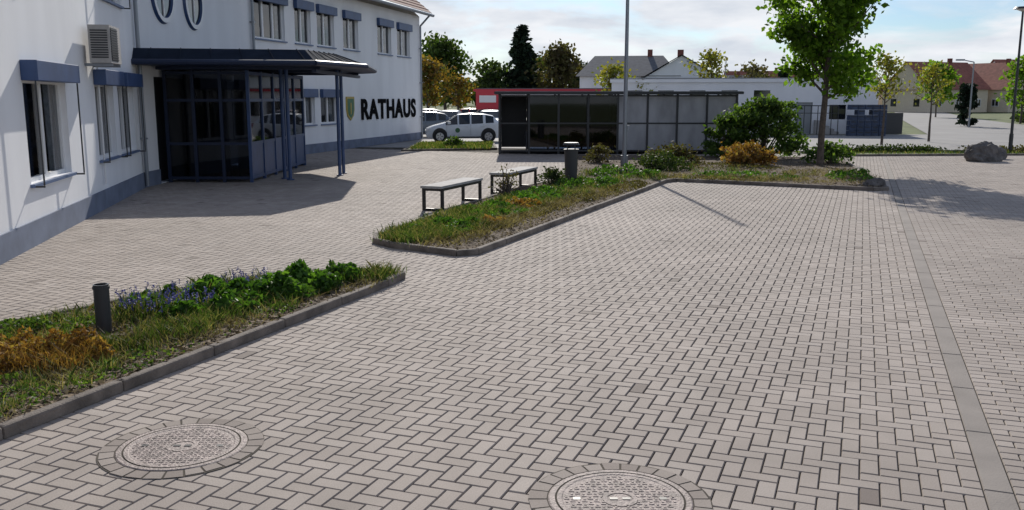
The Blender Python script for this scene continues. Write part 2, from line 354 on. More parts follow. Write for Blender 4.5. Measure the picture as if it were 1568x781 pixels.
for nm,B in(('flower_bed',BED1),('planting_bed',BED2)):
    e=empty(nm); m=MB(); m.prism(B,-.01,.065,'soil'); m.build('soil',e)
    m=MB(); kerb(m,B,.09,-.01,.09,'kerb'); m.build('kerb',e,bevel=.018)
    pts=[]; xs=[p[0] for p in B]; ys=[p[1] for p in B]; N=15000 if B is BED1 else 20000
    while len(pts)<N:
        x=random.uniform(min(xs),max(xs)); y=random.uniform(min(ys),max(ys))
        if B is BED2: y=min(ys)+(y-min(ys))*random.random()**.7
        if inpoly(x,y,B): pts.append((x,y,.07+random.random()*.02))
    leaf_mesh('litter',pts,.03,'straw',e,flat=.85,elong=2.0)

def scatter(B,cx,cy,rx,ry,N,rot=PH):
    out=[]; t=0
    while len(out)<N and t<N*12:
        t+=1
        r=math.sqrt(random.random()); a=random.uniform(0,6.283); u=r*math.cos(a)*rx; v_=r*math.sin(a)*ry
        x=cx+u*math.cos(rot)+v_*math.sin(rot); y=cy-u*math.sin(rot)+v_*math.cos(rot)
        if (x+3.75)**2+(y-7.95)**2<.28**2: continue
        if B is None or inpoly(x,y,B): out.append((x,y,r))
    return out
def tufts(B,cx,cy,rx,ry,N,per=26,s=.05):
    out=[]
    for x,y,r in scatter(B,cx,cy,rx,ry,max(1,N//per)):
        k=random.uniform(.5,1.6)
        for _ in range(int(per*k)): out.append((x+random.gauss(0,s*k),y+random.gauss(0,s*k),.07))
    return out
def mound(B,cx,cy,rx,ry,h,N):
    out=[]; cl=[(random.uniform(-1,1),random.uniform(-1,1),random.uniform(.45,1.1)) for _ in range(14)]
    for x,y,r in scatter(B,cx,cy,rx,ry,N):
        u=(x-cx)/rx; v_=(y-cy)/ry
        k=max([c_*math.exp(-((u-a)**2+(v_-b)**2)/.07) for a,b,c_ in cl])
        if random.random()>.2+k: continue
        top=h*(.2+.8*k)*(1-.55*r**3)
        out.append((x,y,.07+top*random.random()**.45))
    return out
# bed 1 planting
e=empty('green_perennials'); C=[]
for a in((-2.55,9.95,.55,.8,.33,6200),(-3.05,9.15,.5,.7,.29,5200),(-2.1,10.55,.3,.4,.24,1500),(-3.6,9.25,.45,.5,.22,2400)): C+=mound(BED1,*a)
leaf_mesh('leaves',C,.055,'lush',e,elong=1.7)
e=empty('grass_tufts'); C=[]
for a in((-3.2,8.05,.34,.8,2700),(-2.65,9.2,.4,.7,1300),(-1.75,10.7,.3,.45,1100),(-3.0,10.1,.7,.5,1000),(-3.9,8.8,.5,.4,700),(-3.6,6.3,.35,.8,260),(-4.4,8.1,.6,.5,500)):
    C+=tufts(BED1,*a)
blades('blades',C,.125,.0033,'grassb',e,1.1)
e=empty('dry_grass'); C=[]
for a in((-3.3,7.6,.4,1.2,1500),(-2.6,8.9,.25,1.4,1300),(-4.1,7.9,.5,.6,900),(-3.7,6.2,.4,1.,800),(-1.8,10.4,.3,.6,400)):
    C+=tufts(BED1,*a,per=14,s=.06)
blades('blades',C,.07,.003,'dryg',e,2.0)
e=empty('low_weeds'); C=[]
for a in((-3.55,6.2,.3,1.1,.07,2000),(-4.4,8.1,.7,.5,.14,3400),(-3.95,7.7,.5,.4,.07,1000),(-4.2,6.2,.5,.8,.1,1300),(-2.6,8.7,.3,1.2,.05,1200),(-3.1,7.2,.25,.8,.06,1000),(-5.0,7.3,.4,.7,.14,1500)): C+=mound(BED1,*a)
leaf_mesh('leaves',C,.028,'shrub',e,elong=1.4)
e=empty('rusty_shrub'); C=[]
for a in((-3.66,7.25,.36,.36,.28,3600),(-4.2,7.1,.42,.42,.30,3600),(-4.25,6.4,.4,.5,.16,1600)): C+=mound(BED1,*a)
leaf_mesh('leaves',C,.022,'rust',e,elong=2.4)
blades('stems',[(x,y,.07) for x,y,r in scatter(BED1,-3.85,7.15,.55,.35,1100)],.18,.002,'rust',e,1.2)
e=empty('grape_hyacinths'); C=[]
for x,y,r in scatter(BED1,-3.5,8.95,.5,.45,170)+scatter(BED1,-2.9,9.9,.4,.35,60):
    z=random.uniform(.18,.32)
    for k_ in range(7): C.append((x+random.gauss(0,.008),y+random.gauss(0,.008),z-.008*k_))
leaf_mesh('petals',C,.019,'flower',e,elong=1.1)
blades('stalks',[(x,y,.07) for x,y,r in scatter(BED1,-3.5,8.95,.5,.45,600)],.2,.003,'grassb',e,.6)
# bed 2 planting
e=empty('grass_tufts'); C=[]
for a in((-1.25,14.5,.65,1.3,5600),(-.8,16.4,.65,1.5,3300),(.2,18.8,.65,1.7,2000),(1.5,21.3,.8,1.6,1500),(-1.4,13.9,.5,.6,1600),(2.6,25.,1.5,2,1200),(6,25,3,2.5,900)):
    C+=tufts(BED2,*a,s=.07)
blades('blades',C,.125,.005,'grassb',e,1.1)
e=empty('dry_grass'); C=[]
for a in((-.6,14.6,.4,1.8,1600),(.4,17.3,.5,2.,1800),(1.8,20.5,.7,2.2,1800),(5.5,24.5,2.4,1.,1800),(8.8,25,1.3,2.5,1300)):
    C+=tufts(BED2,*a,per=14,s=.09)
blades('blades',C,.09,.005,'dryg',e,2.0)
e=empty('ground_cover_perennials'); C=[]
for a in((-1.2,14.6,.6,1.1,.2,4200),(-.3,17.2,.7,1.3,.18,2400),(.7,19.8,.7,1.5,.24,2400),(1.9,22.5,.8,1.3,.3,2200),(3.2,25.6,1.0,1.2,.33,1700),(6.5,25.0,1.5,1.0,.16,1000),(9.5,25,.8,1.8,.2,1100)): C+=mound(BED2,*a)
leaf_mesh('leaves',C,.055,'lush',e,elong=1.7)
e=empty('low_cushion_plants'); C=[]
for a in((-.35,15.2,.3,1.2,.07,1300),(.6,17.4,.3,1.4,.08,1300),(1.6,19.6,.4,1.6,.1,1300),(2.8,22.,.5,1.6,.12,1400),(5.5,24.3,1.6,.7,.1,1300),(6.5,28.5,2,1.5,.18,2000)): C+=mound(BED2,*a)
leaf_mesh('leaves',C,.045,'brownl',e,elong=1.5)
e=empty('heather_cushions'); C=[]
for a in((-.35,15.6,.25,.4,.14,450),(.2,18.0,.4,.5,.2,900)): C+=mound(BED2,*a)
leaf_mesh('leaves',C,.04,'rust',e,elong=2)
def shrub(name,x,y,rx,ry,h,N,size,mk,stems=12,ncl=34,sp=.17):
    e=empty(name); C=[]; cl=[]
    for _ in range(ncl):
        a=random.uniform(0,6.283); r=random.random()**.5; z=random.random()**.7
        k=math.sqrt(max(.05,1-(z*.9)**2)); cl.append((x+rx*r*k*math.cos(a)*.95,y+ry*r*k*math.sin(a)*.95,h*z*.9+.1))
    for i in range(N):
        c_=cl[int(ncl*random.random()**1.3)]; s_=sp*max(rx,.5)*.9
        C.append((c_[0]+random.gauss(0,s_),c_[1]+random.gauss(0,s_),max(.08,c_[2]+random.gauss(0,s_*.7))))
    leaf_mesh('leaves',C,size,mk,e,elong=1.8)
    m=MB()
    for i in range(min(stems,ncl)):
        c_=cl[i]; m.cyl((x+random.uniform(-.1,.1),y+random.uniform(-.1,.1),.05),c_,.018,.006,'bark',6)
    m.build('stems',e); return e
shrub('large_shrub',9.2,33.2,1.75,1.3,2.2,5000,.10,'shrub',50,75,.10)
shrub('large_shrub',7.9,33.4,1.0,.8,1.6,1700,.10,'shrub',30,40,.12)
shrub('rusty_shrub',7.5,29.5,1.15,.8,.62,2200,.07,'rust',12,40,.12)
shrub('low_shrub',5.4,30.5,1.0,.9,.45,1300,.07,'brownl'); shrub('low_shrub',10.6,30.2,.8,.8,.6,1300,.08,'shrub')
shrub('low_shrub',2.9,30.5,.5,.6,.55,700,.06,'brownl'); shrub('low_shrub',4.6,27.5,1.1,.7,.35,1300,.06,'leafd')
shrub('bare_twig_shrub',-.15,20.3,.3,.3,.62,200,.04,'brownl',28)
shrub('low_shrub',1.0,22.4,.4,.4,.4,500,.05,'leafd')

# ---------------------------------------------------------------- town hall
W0=(-4.84,2.5); W1=(-9.19,22.6); W2=(-9.15,32.3); W3=(-4.96,49.85)
TH=empty('town_hall'); EZ=6.5
wl=MB(); wn=MB(); bl=MB()
F1,L1,d1,n1=frame(W0,W1); F2,L2,d2,n2=frame(W1,W2); F3,L3,d3,n3=frame(W2,W3)
def s1(Y): return (Y-W0[1])/d1.y
def s3(Y): return (Y-W2[1])/d3.y
ops1=[(s1(6.5),s1(9.3),.95,2.5),(s1(13.62),s1(15.95),.92,2.5),(s1(18.1),s1(19.75),.98,2.5),(s1(20.2),s1(21.9),.98,2.5),(s1(13.0),s1(14.6),4.25,5.7),(s1(19.0),s1(21.2),4.25,5.7)]
wall(wl,F1,L1,0,EZ,ops1,'wall')
for o in ops1: window(wn,F1,*o,n=2)
for a,b,c_,d in ops1:
    bl.box(a-.06,b+.06,.003,.24,d-.04,d+.26,'blue',F1)
    for q in(a-.05,b+.02):
        bl.box(q,q+.025,.18,.205,c_-.02,d-.04,'anthr',F1); bl.box(q,q+.025,.003,.205,c_-.05,c_-.021,'anthr',F1)
wall(wl,F2,L2,0,EZ,[(1.0,9.2,.02,2.75)],'wall')
ops3=[]
for ya,yb in((32.7,34.9),(35.7,37.05),(37.6,39.2),(40.1,41.7),(43.95,45.7),(46.5,48.3)): ops3.append((s3(ya),s3(yb),4.3,5.72))
for ya,yb in((33.0,35.0),(35.8,37.15),(37.7,39.3)): ops3.append((s3(ya),s3(yb),1.15,2.35))
wall(wl,F3,L3,0,EZ,ops3,'wall')
for i,o in enumerate(ops3): window(wn,F3,*o,n=2 if i else 3); bl.box(o[0]-.06,o[1]+.06,.003,.16,o[3]-.12,o[3]+.22,'blue',F3)
bx=[(W3[0]-9.5*n3.x,W3[1]-9.5*n3.y)]; G=bx[0]
FG,LG,dg,ng=frame(W3,G)
wl.face([FG(0,0,0),FG(LG,0,0),FG(LG,0,EZ),FG(LG/2,0,EZ+4.3),FG(0,0,EZ)],'wall')
wl.face([(W0[0],W0[1],0),(W0[0]-9.5,W0[1],0),(W0[0]-9.5,W0[1],EZ),(W0[0],W0[1],EZ)],'wall')
wl.build('walls',TH); wn.build('windows',TH); bl.build('sun_blinds',TH,bevel=.01)
pl=MB()
for F,L in((F1,L1),(F3,L3)): pl.box(0,L,.002,.03,0,.38,'plinth',F)
pl.box(0,1.0,.002,.03,0,.38,'plinth',F2); pl.build('plinth',TH)
rf=MB()
W3e=(W3[0]+d3.x*.5,W3[1]+d3.y*.5); ch=[W0,W1,W2,W3e]
out=[tuple(p) for p in mitre(ch,.55,False)]; rid=[tuple(p) for p in mitre(ch,-4.75,False)]; bak=[tuple(p) for p in mitre(ch,-10.2,False)]
for i in range(3):
    for (A,za),(B,zb) in(((out,EZ+.02),(rid,EZ+4.3)),((rid,EZ+4.3),(bak,EZ))):
        for dz in(0,.2): rf.face([(*A[i],za+dz),(*A[i+1],za+dz),(*B[i+1],zb+dz),(*B[i],zb+dz)],'roof')
    rf.face([(*out[i],EZ+.02),(*out[i+1],EZ+.02),(*out[i+1],EZ+.22),(*out[i],EZ+.22)],'zinc')
i=3
rf.face([(*out[i],EZ+.02),(*rid[i],EZ+4.3),(*rid[i],EZ+4.5),(*out[i],EZ+.22)],'roof')
for i in range(3):
    for t in np.arange(.04,1,.045):
        a=Vector((*out[i],EZ+.22)).lerp(Vector((*rid[i],EZ+4.5)),t); b=Vector((*out[i+1],EZ+.22)).lerp(Vector((*rid[i+1],EZ+4.5)),t)
        rf.cyl(a,b,.025,.025,'roof',5,False)
rf.build('roof',TH)
gt=MB()
gp=[tuple(p) for p in mitre(ch,.62,False)]
for i in range(3): gt.cyl((*gp[i],EZ+.08),(*gp[i+1],EZ+.08),.08,.08,'zinc',10)
def pipe(F,s):
    gt.cyl(F(s,.09,.05),F(s,.09,EZ-.5),.05,.05,'zinc',10); gt.cyl(F(s,.09,EZ-.5),F(s,.6,EZ+.02),.05,.05,'zinc',10)
    for z in(1.2,3,4.8): gt.box(s-.07,s+.07,.002,.16,z,z+.04,'zinc',F)
pipe(F1,L1-.12); pipe(F3,L3-.12); pipe(F3,.15); gt.build('gutters_and_downpipes',TH)
pw=MB()
for Y in(24.5,26.8):
    s_=Y-W1[1]; n_=40
    for i in range(n_):
        t0=6.2832*i/n_; t1=6.2832*(i+1)/n_
        for r0,r1,a0,a1,k_ in((.60,.62,.02,.08,'blue'),(.62,.74,.08,.08,'frame'),(.74,.78,.08,.002,'blue'),(0,.60,.02,.02,'carglass')):
            pw.face([F2(s_+r0*math.cos(t0),a0,4.9+r0*math.sin(t0)),F2(s_+r1*math.cos(t0),a1,4.9+r1*math.sin(t0)),F2(s_+r1*math.cos(t1),a1,4.9+r1*math.sin(t1)),F2(s_+r0*math.cos(t1),a0,4.9+r0*math.sin(t1))],k_)
    pw.box(s_-.025,s_+.025,.021,.05,4.31,5.49,'frame',F2)
pw.build('porthole_windows',TH)
ev=MB(); X0,X1,Ya,Yb,ZV=-9.1,-6.9,24.0,30.2,2.92
xs=np.linspace(X0+.04,X1,4); ys_=np.linspace(Ya,Yb,6)
for x in xs: ev.box(x-.04,x+.04,Ya-.04,Ya+.04,0,ZV,'blue' if x==xs[-1] else 'dblue')
for y in ys_[1:]: ev.box(X1-.04,X1+.04,y-.04,y+.04,0,ZV,'blue')
for z in(.12,1.02,2.15,2.85):
    for i in range(3): ev.box(xs[i]+.04,xs[i+1]-.04,Ya-.03,Ya+.03,z-.035,z+.035,'dblue')
    ev.box(X1-.03,X1+.03,Ya+.045,Yb,z-.039,z+.039,'blue')
for i in range(5):
    ev.box(X1-.012,X1+.012,ys_[i]+.045,ys_[i+1]-.045,.16,.98,'blue')
ev.face([(X0,Ya,.1),(X1,Ya,.1),(X1,Ya,ZV),(X0,Ya,ZV)],'dglass'); ev.face([(X1,Ya,1.06),(X1,Yb,1.06),(X1,Yb,ZV),(X1,Ya,ZV)],'dglass')
ev.face([(X0,Yb,0),(X1,Yb,0),(X1,Yb,ZV),(X0,Yb,ZV)],'dblue')
ev.face([(X0,Ya,ZV+.003),(X1,Ya,ZV+.003),(X1,Yb,ZV+.003),(X0,Yb,ZV+.003)],'dblue')
ev.box(X0-.6,X0-.3,Ya-2,Yb+2,0,ZV,'room')
ev.face([(X0,Ya+1.5,0.),(X1-1,Ya+1.5,0),(X1-1,Ya+1.5,ZV),(X0,Ya+1.5,ZV)],'room')
ev.face([(X1-.8,Ya+1.5,0.),(X1-.8,Yb,0),(X1-.8,Yb,ZV),(X1-.8,Ya+1.5,ZV)],'room')
ev.build('entrance_vestibule',TH)
# canopy
cp=MB()
bot=[(-9.14,22.0),(-4.85,22.75),(-4.0,25.3),(-4.4,29.6),(-6.2,32.2),(-9.14,32.2)]
top=[(-9.14,22.35),(-5.2,23.25),(-4.9,25.5),(-5.2,29.2),(-6.7,31.5),(-9.14,31.9)]
zb,zt=3.0,3.40; n_=len(bot)
for i in range(n_-1):
    cp.face([(*bot[i],zb),(*bot[i+1],zb),(*bot[i+1],zb+.09),(*bot[i],zb+.09)],'dblue')
    cp.face([(*bot[i],zb+.09),(*bot[i+1],zb+.09),(*top[i+1],zt),(*top[i],zt)],'croof')
    cp.cyl((*bot[i],zb+.06),(*bot[i+1],zb+.06),.07,.07,'dblue',8)
cp.face([(*p,zt) for p in top],'croof'); cp.face([(*p,zb) for p in bot],'dblue')
for i in range(n_-1):
    for t in np.arange(.1,1,.17):
        a=Vector((*bot[i],zb+.1)).lerp(Vector((*bot[i+1],zb+.1)),t); b=Vector((*top[i],zt+.01)).lerp(Vector((*top[i+1],zt+.01)),t); cp.cyl(a,b,.012,.012,'croof',5)
for y in(23.6,26.4,29.4): cp.box(-9.1,-4.9,y-.05,y+.05,2.925,2.998,'dblue')
cp.box(-5.06,-4.94,23.3,30.,2.84,2.924,'dblue')
for x,y in((-6.05,24.7),(-4.98,26.2),(-6.3,25.1),(-5.0,26.9)):
    cp.cyl((x,y,0),(x,y,2.98),.05,.05,'blue',14); cp.cyl((x,y,0),(x,y,.03),.10,.10,'blue',14)
cp.build('canopy',TH)
ac=empty('air_conditioner_unit'); m=MB(); sa=s1(17.35)
m.box(sa,sa+.95,.12,.50,2.86,3.56,'conc',F1)
for i in range(13): m.box(sa+.06,sa+.66,.502,.515,2.92+i*.046,2.945+i*.046,'anthr',F1)
m.box(sa+.05,sa+.67,.5005,.5015,2.9,3.52,'black',F1)
for i in range(12): m.box(sa-.012,sa-.002,.16,.46,2.95+i*.045,2.975+i*.045,'anthr',F1)
for s_ in(sa+.1,sa+.8): m.box(s_,s_+.04,.003,.5,2.8,2.855,'zinc',F1)
m.build('casing',ac)
m=MB(); m.cyl(F1(sa+.9,.05,2.9),F1(sa+.9,.05,.5),.02,.02,'frame',8); m.build('pipe',ac)
tx=bpy.data.curves.new('rathaus_lettering','FONT'); tx.body='RATHAUS'; tx.size=1; tx.extrude=.012; tx.offset=.035; tx.space_character=1.12
to=bpy.data.objects.new('rathaus_lettering',tx); COL.objects.link(to); tx.materials.append(M['letter']); bpy.context.view_layer.update()
dx,dy=to.dimensions.x,to.dimensions.y; sx_=(s3(48.9)-s3(41.7))/dx; sy_=.97/dy
p=F3(s3(41.7),.03,1.27); mtx=Matrix(((d3.x*sx_,0,n3.x,p[0]),(d3.y*sx_,0,n3.y,p[1]),(0,sy_,0,p[2]),(0,0,0,1))); to.matrix_world=mtx
cr_=empty('coat_of_arms_plaque'); m=MB(); sc_=s3(40.55)
def shield(w,hh,n0,n1,k,z):
    pts=[(-w,hh),(w,hh),(w,-.1*hh),(w*.75,-.6*hh),(0,-hh),(-w*.75,-.6*hh),(-w,-.1*hh)]
    m.face([F3(sc_+a,n1,z+b) for a,b in pts],k)
    for i in range(7):
        a,b=pts[i],pts[(i+1)%7]; m.face([F3(sc_+a[0],n0,z+a[1]),F3(sc_+b[0],n0,z+b[1]),F3(sc_+b[0],n1,z+b[1]),F3(sc_+a[0],n1,z+a[1])],k)
shield(.42,.52,.002,.05,'gold',1.75); shield(.34,.43,.05,.06,'green',1.75); m.box(sc_-.05,sc_+.05,.061,.07,1.5,2.0,'gold',F3); m.build('shield',cr_)

# ---------------------------------------------------------------- street furniture
def bench(x,y):
    e=empty('bench'); m=MB(); L,w,hh=2.1,.46,.5
    m.box(-w/2,w/2,-L/2,L/2,hh-.05,hh,'conc'); o=m.build('seat',e,bevel=.006)
    m=MB(); t=.028
    for yy in(-L/2+.1,L/2-.1):
        for xx in(-w/2+.03,w/2-.03): m.box(xx-t,xx+t,yy-t,yy+t,0,hh-.052,'black')
        m.box(-w/2+.058,w/2-.058,yy-t,yy+t,.0,.05,'black')
        m.box(-w/2+.058,w/2-.058,yy-t,yy+t,hh-.102,hh-.053,'black')
    for xx in(-w/2+.03,w/2-.03): m.box(xx-t*.9,xx+t*.9,-L/2+.129,L/2-.129,hh-.10,hh-.054,'black')
    m.build('frame',e); e.location=(x,y,0); e.rotation_euler=(0,0,-PH)
bench(-1.22,18.7); bench(.06,21.9)
e=empty('litter_bin'); m=MB()
m.cyl((0,0,.0),(0,0,.06),.14,.14,'anthr',20); m.cyl((0,0,.06),(0,0,.86),.16,.18,'anthr',24); m.cyl((0,0,.86),(0,0,.89),.20,.20,'anthr',24)
for a in range(4): m.box(.14*math.cos(a*1.57+.7)-.012,.14*math.cos(a*1.57+.7)+.012,.14*math.sin(a*1.57+.7)-.012,.14*math.sin(a*1.57+.7)+.012,.891,1.0,'anthr')
m.cyl((0,0,1.0),(0,0,1.06),.22,.19,'anthr',24); m.build('body',e); e.location=(1.55,23.8,.0)
e=empty('bollard_post'); m=MB(); n_=24
for i in range(n_):
    t0=6.2832*i/n_;t1=6.2832*(i+1)/n_; c0,s0,c1,s1_=math.cos(t0),math.sin(t0),math.cos(t1),math.sin(t1)
    for r0,z0,r1,z1,k_ in((.068,0,.068,.50,'anthr'),(.068,.50,.058,.50,'zinc'),(.058,.50,.058,.3,'black'),(.075,.46,.075,.48,'anthr'),(.068,.46,.075,.46,'anthr'),(.068,.48,.075,.48,'anthr')):
        m.face([(r0*c0,r0*s0,z0),(r0*c1,r0*s1_,z0),(r1*c1,r1*s1_,z1),(r1*c0,r1*s0,z1)],k_)
m.build('tube',e); e.location=(-3.75,8.08,.03)
e=empty('flagpole'); m=MB(); m.cyl((0,0,0),(0,0,7.3),.075,.045,'zinc',16); m.cyl((0,0,0),(0,0,.35),.12,.12,'zinc',16); m.cyl((0,0,7.3),(0,0,7.4),.08,.03,'zinc',12)
m.box(.07,.13,-.03,.03,1.1,1.3,'zinc'); m.build('mast',e); e.location=(3.6,29.1,.05)
def lamp(x,y,h,rot=0):
    e=empty('street_lamp'); m=MB(); m.cyl((0,0,0),(0,0,h-.15),.06,.04,'anthr',12); m.cyl((0,0,0),(0,0,.8),.08,.08,'anthr',12)
    m.cyl((0,0,h-.15),(0,0,h-.05),.05,.28,'lamp',20); m.cyl((0,0,h-.05),(0,0,h+.03),.36,.30,'anthr',20); m.build('post_and_head',e); e.location=(x,y,0)
lamp(20.05,36.6,5.7)
def arm_lamp(x,y,h):
    e=empty('street_lamp'); m=MB(); m.cyl((0,0,0),(0,0,h),.07,.045,'zinc',10); m.cyl((0,0,h),(-.8,0,h+.15),.04,.035,'zinc',8); m.box(-1.35,-.75,-.12,.12,h+.1,h+.22,'zinc'); m.build('mast',e); e.location=(x,y,0)
arm_lamp(35,70,4.9); arm_lamp(29.5,90,6.0); arm_lamp(22,95,6.4); arm_lamp(18,88,5.5)

# bike shelter
e=empty('bicycle_shelter'); m=MB(); x0,x1,y0,y1,zr=-.5,8.9,36.3,39.6,2.36
xs=np.linspace(x0,x1,9)
for y in(y0,y1):
    for x in xs: m.box(x-.04,x+.04,y-.04,y+.04,0,zr,'anthr')
    for i in range(8):
        for z in(.14,1.22,2.3): m.box(xs[i]+.04,xs[i+1]-.04,y-.025,y+.025,z-.03,z+.03,'anthr')
        if not(y==y0 and i in(0,)):
            kk='panel' if (i>=4 and y==y0) else 'dglass'
            if y==y1: kk='anthr' if i<4 else 'panel'
            for za,zb_ in((.17,1.19),(1.25,2.27)): m.box(xs[i]+.042,xs[i+1]-.042,y-.008,y+.008,za,zb_,kk)
for x in(x0,x1,xs[4]):
    ysn=np.linspace(y0,y1,4)
    for i in range(3):
        for z in(.14,1.22,2.3): m.box(x-.02,x+.02,ysn[i]+.04,ysn[i+1]-.04,z-.029,z+.029,'anthr')
        m.box(x-.007,x+.007,ysn[i]+.05,ysn[i+1]-.05,.17,2.27,'dglass' if x!=xs[4] else 'anthr')
    for y in ysn[1:3]: m.box(x-.038,x+.038,y-.038,y+.038,0,zr-.002,'anthr')
m.box(x0-.2,x1+.2,y0-.25,y1+.2,zr+.001,zr+.10,'anthr'); m.box(x0-.16,x1+.16,y0-.21,y1+.16,zr+.101,zr+.115,'panel')
for i in range(4):
    x=.6+i*.9; m.cyl((x,38.6,0),(x,38.6,.8),.02,.02,'zinc',8); m.cyl((x,37.6,0),(x,37.6,.8),.02,.02,'zinc',8); m.cyl((x,37.6,.8),(x,38.6,.8),.02,.02,'zinc',8)
m.build('frame_and_panels',e)

# ---------------------------------------------------------------- cars
def car(x,y,rot,paint,scale=1.):
    e=empty('parked_car'); pm=mat('car_paint',paint,.25,spec=.6)
    st=[(-1.97,.42,.60,.62,.62,.5),(-1.9,.25,.66,.72,.76,.6),(-1.6,.2,.74,.84,.83,.66),(-1.05,.2,.86,.98,.86,.68),(-.95,.2,.88,1.02,.86,.68),(-.35,.2,.91,1.40,.86,.60),(-.27,.2,.91,1.42,.86,.60),(.28,.2,.93,1.47,.86,.60),(.36,.2,.93,1.47,.86,.60),(.95,.2,.96,1.44,.86,.59),(1.08,.2,.97,1.42,.86,.58),(1.5,.2,.99,1.34,.85,.56),(1.75,.22,.98,1.06,.83,.6),(1.92,.3,.92,.96,.76,.6),(1.97,.42,.7,.72,.68,.6)]
    V=[];F=[];Mi=[]
    for (a,zb_,zl,zt_,w,wr) in st:
        zm=zb_+(zl-zb_)*.55
        ring_=[(0,zb_),(w*.93,zb_),(w,zm),(w*.97,zl),(wr,zt_-.03 if zt_>1.1 else zt_-.015),(wr*.75,zt_),(0,zt_+.01)]
        full=ring_+[(-p,q) for p,q in ring_[-2:0:-1]]
        V+=[(a,p,q) for p,q in full]
    K=12
    for i in range(len(st)-1):
        for j in range(K):
            jn=(j+1)%K; F.append((i*K+j,(i+1)*K+j,(i+1)*K+jn,i*K+jn))
            side=j in(3,8); topf=j in(4,5,6,7)
            g_=0
            if side and i in(4,6,8,10): g_=1
            if topf and i==4: g_=1
            if topf and i==11: g_=1
            Mi.append(g_)
    F.append(tuple(range(K-1,-1,-1))); Mi.append(0); b=(len(st)-1)*K; F.append(tuple(b+i for i in range(K))); Mi.append(0)
    me=bpy.data.meshes.new('body'); me.from_pydata(V,[],F); me.materials.append(pm); me.materials.append(M['carglass']); me.polygons.foreach_set('material_index',Mi)
    me.polygons.foreach_set('use_smooth',[m_==0 for m_ in Mi]); o=bpy.data.objects.new('body',me); COL.objects.link(o); o.parent=e
    bv=o.modifiers.new('b','BEVEL'); bv.width=.03; bv.segments=2; bv.limit_method='ANGLE'; bv.angle_limit=R(25)
    m=MB()
    for a in(-1.25,1.22):
        for s_ in(-1,1):
            m.cyl((a,s_*.80,.36),(a,s_*.867,.36),.375,.375,'black',28); m.cyl((a,s_*.70,.305),(a,s_*.885,.305),.305,.305,'tyre',28)
            m.cyl((a,s_*.885,.305),(a,s_*.893,.305),.2,.19,'rim',20)
            for q in range(5):
                t=q*1.2566; m.cyl((a+.06*math.cos(t),s_*.894,.305+.06*math.sin(t)),(a+.17*math.cos(t+.1),s_*.894,.305+.17*math.sin(t+.1)),.012,.02,'black',5)
    m.build('wheels',e)
    m=MB()
    for s_ in(-1,1):
        m.box(-1.93,-1.72,s_*.70-.10,s_*.70+.10,.60,.72,'lamp'); m.box(1.80,1.965,s_*.68-.09,s_*.68+.09,.74,.96,'tail')
        m.box(-.86,-.70,s_*.95-.09,s_*.95+.09,.93,1.06,pm); m.box(-1.0,1.0,s_*.872-.004,s_*.872+.004,.24,.30,'black')
        for a in(.02,.85): m.box(a,a+.16,s_*.87-.012,s_*.87+.012,.80,.83,pm)
        m.box(.312,.318,s_*.862-.004,s_*.862+.004,.32,.92,'black'); m.box(-.9,-.894,s_*.862-.004,s_*.862+.004,.32,.86,'black')
    m.box(-1.985,-1.95,-.4,.4,.42,.54,'black'); m.box(-1.995,-1.984,-.26,.26,.36,.46,'frame'); m.box(1.965,1.99,-.26,.26,.55,.66,'frame')
    m.build('lights_and_trim',e,bevel=.01)
    e.location=(x,y,-.02); e.rotation_euler=(0,0,rot); e.scale=(scale,)*3
    return e
c1=car(-2.5,47.2,R(6),(.72,.74,.76))
m=MB(); m.cyl((-.35,-.868,.62),(-.35,-.874,.62),.12,.12,'green',16); m.build('door_emblem',c1)
car(-6.4,58,R(80),(.02,.03,.06)); car(-4.0,58.5,R(83),(.3,.32,.35)); car(-8.5,60,R(80),(.4,.42,.45)); car(-1.4,59,R(85),(.6,.6,.6)); car(-5.4,53,R(10),(.05,.07,.1)); car(1.0,60,R(84),(.12,.02,.02)); car(-6.6,66,R(10),(.5,.5,.52)); car(-2,66,R(5),(.05,.05,.06)); car(-3.6,70,R(5),(.35,.03,.03))

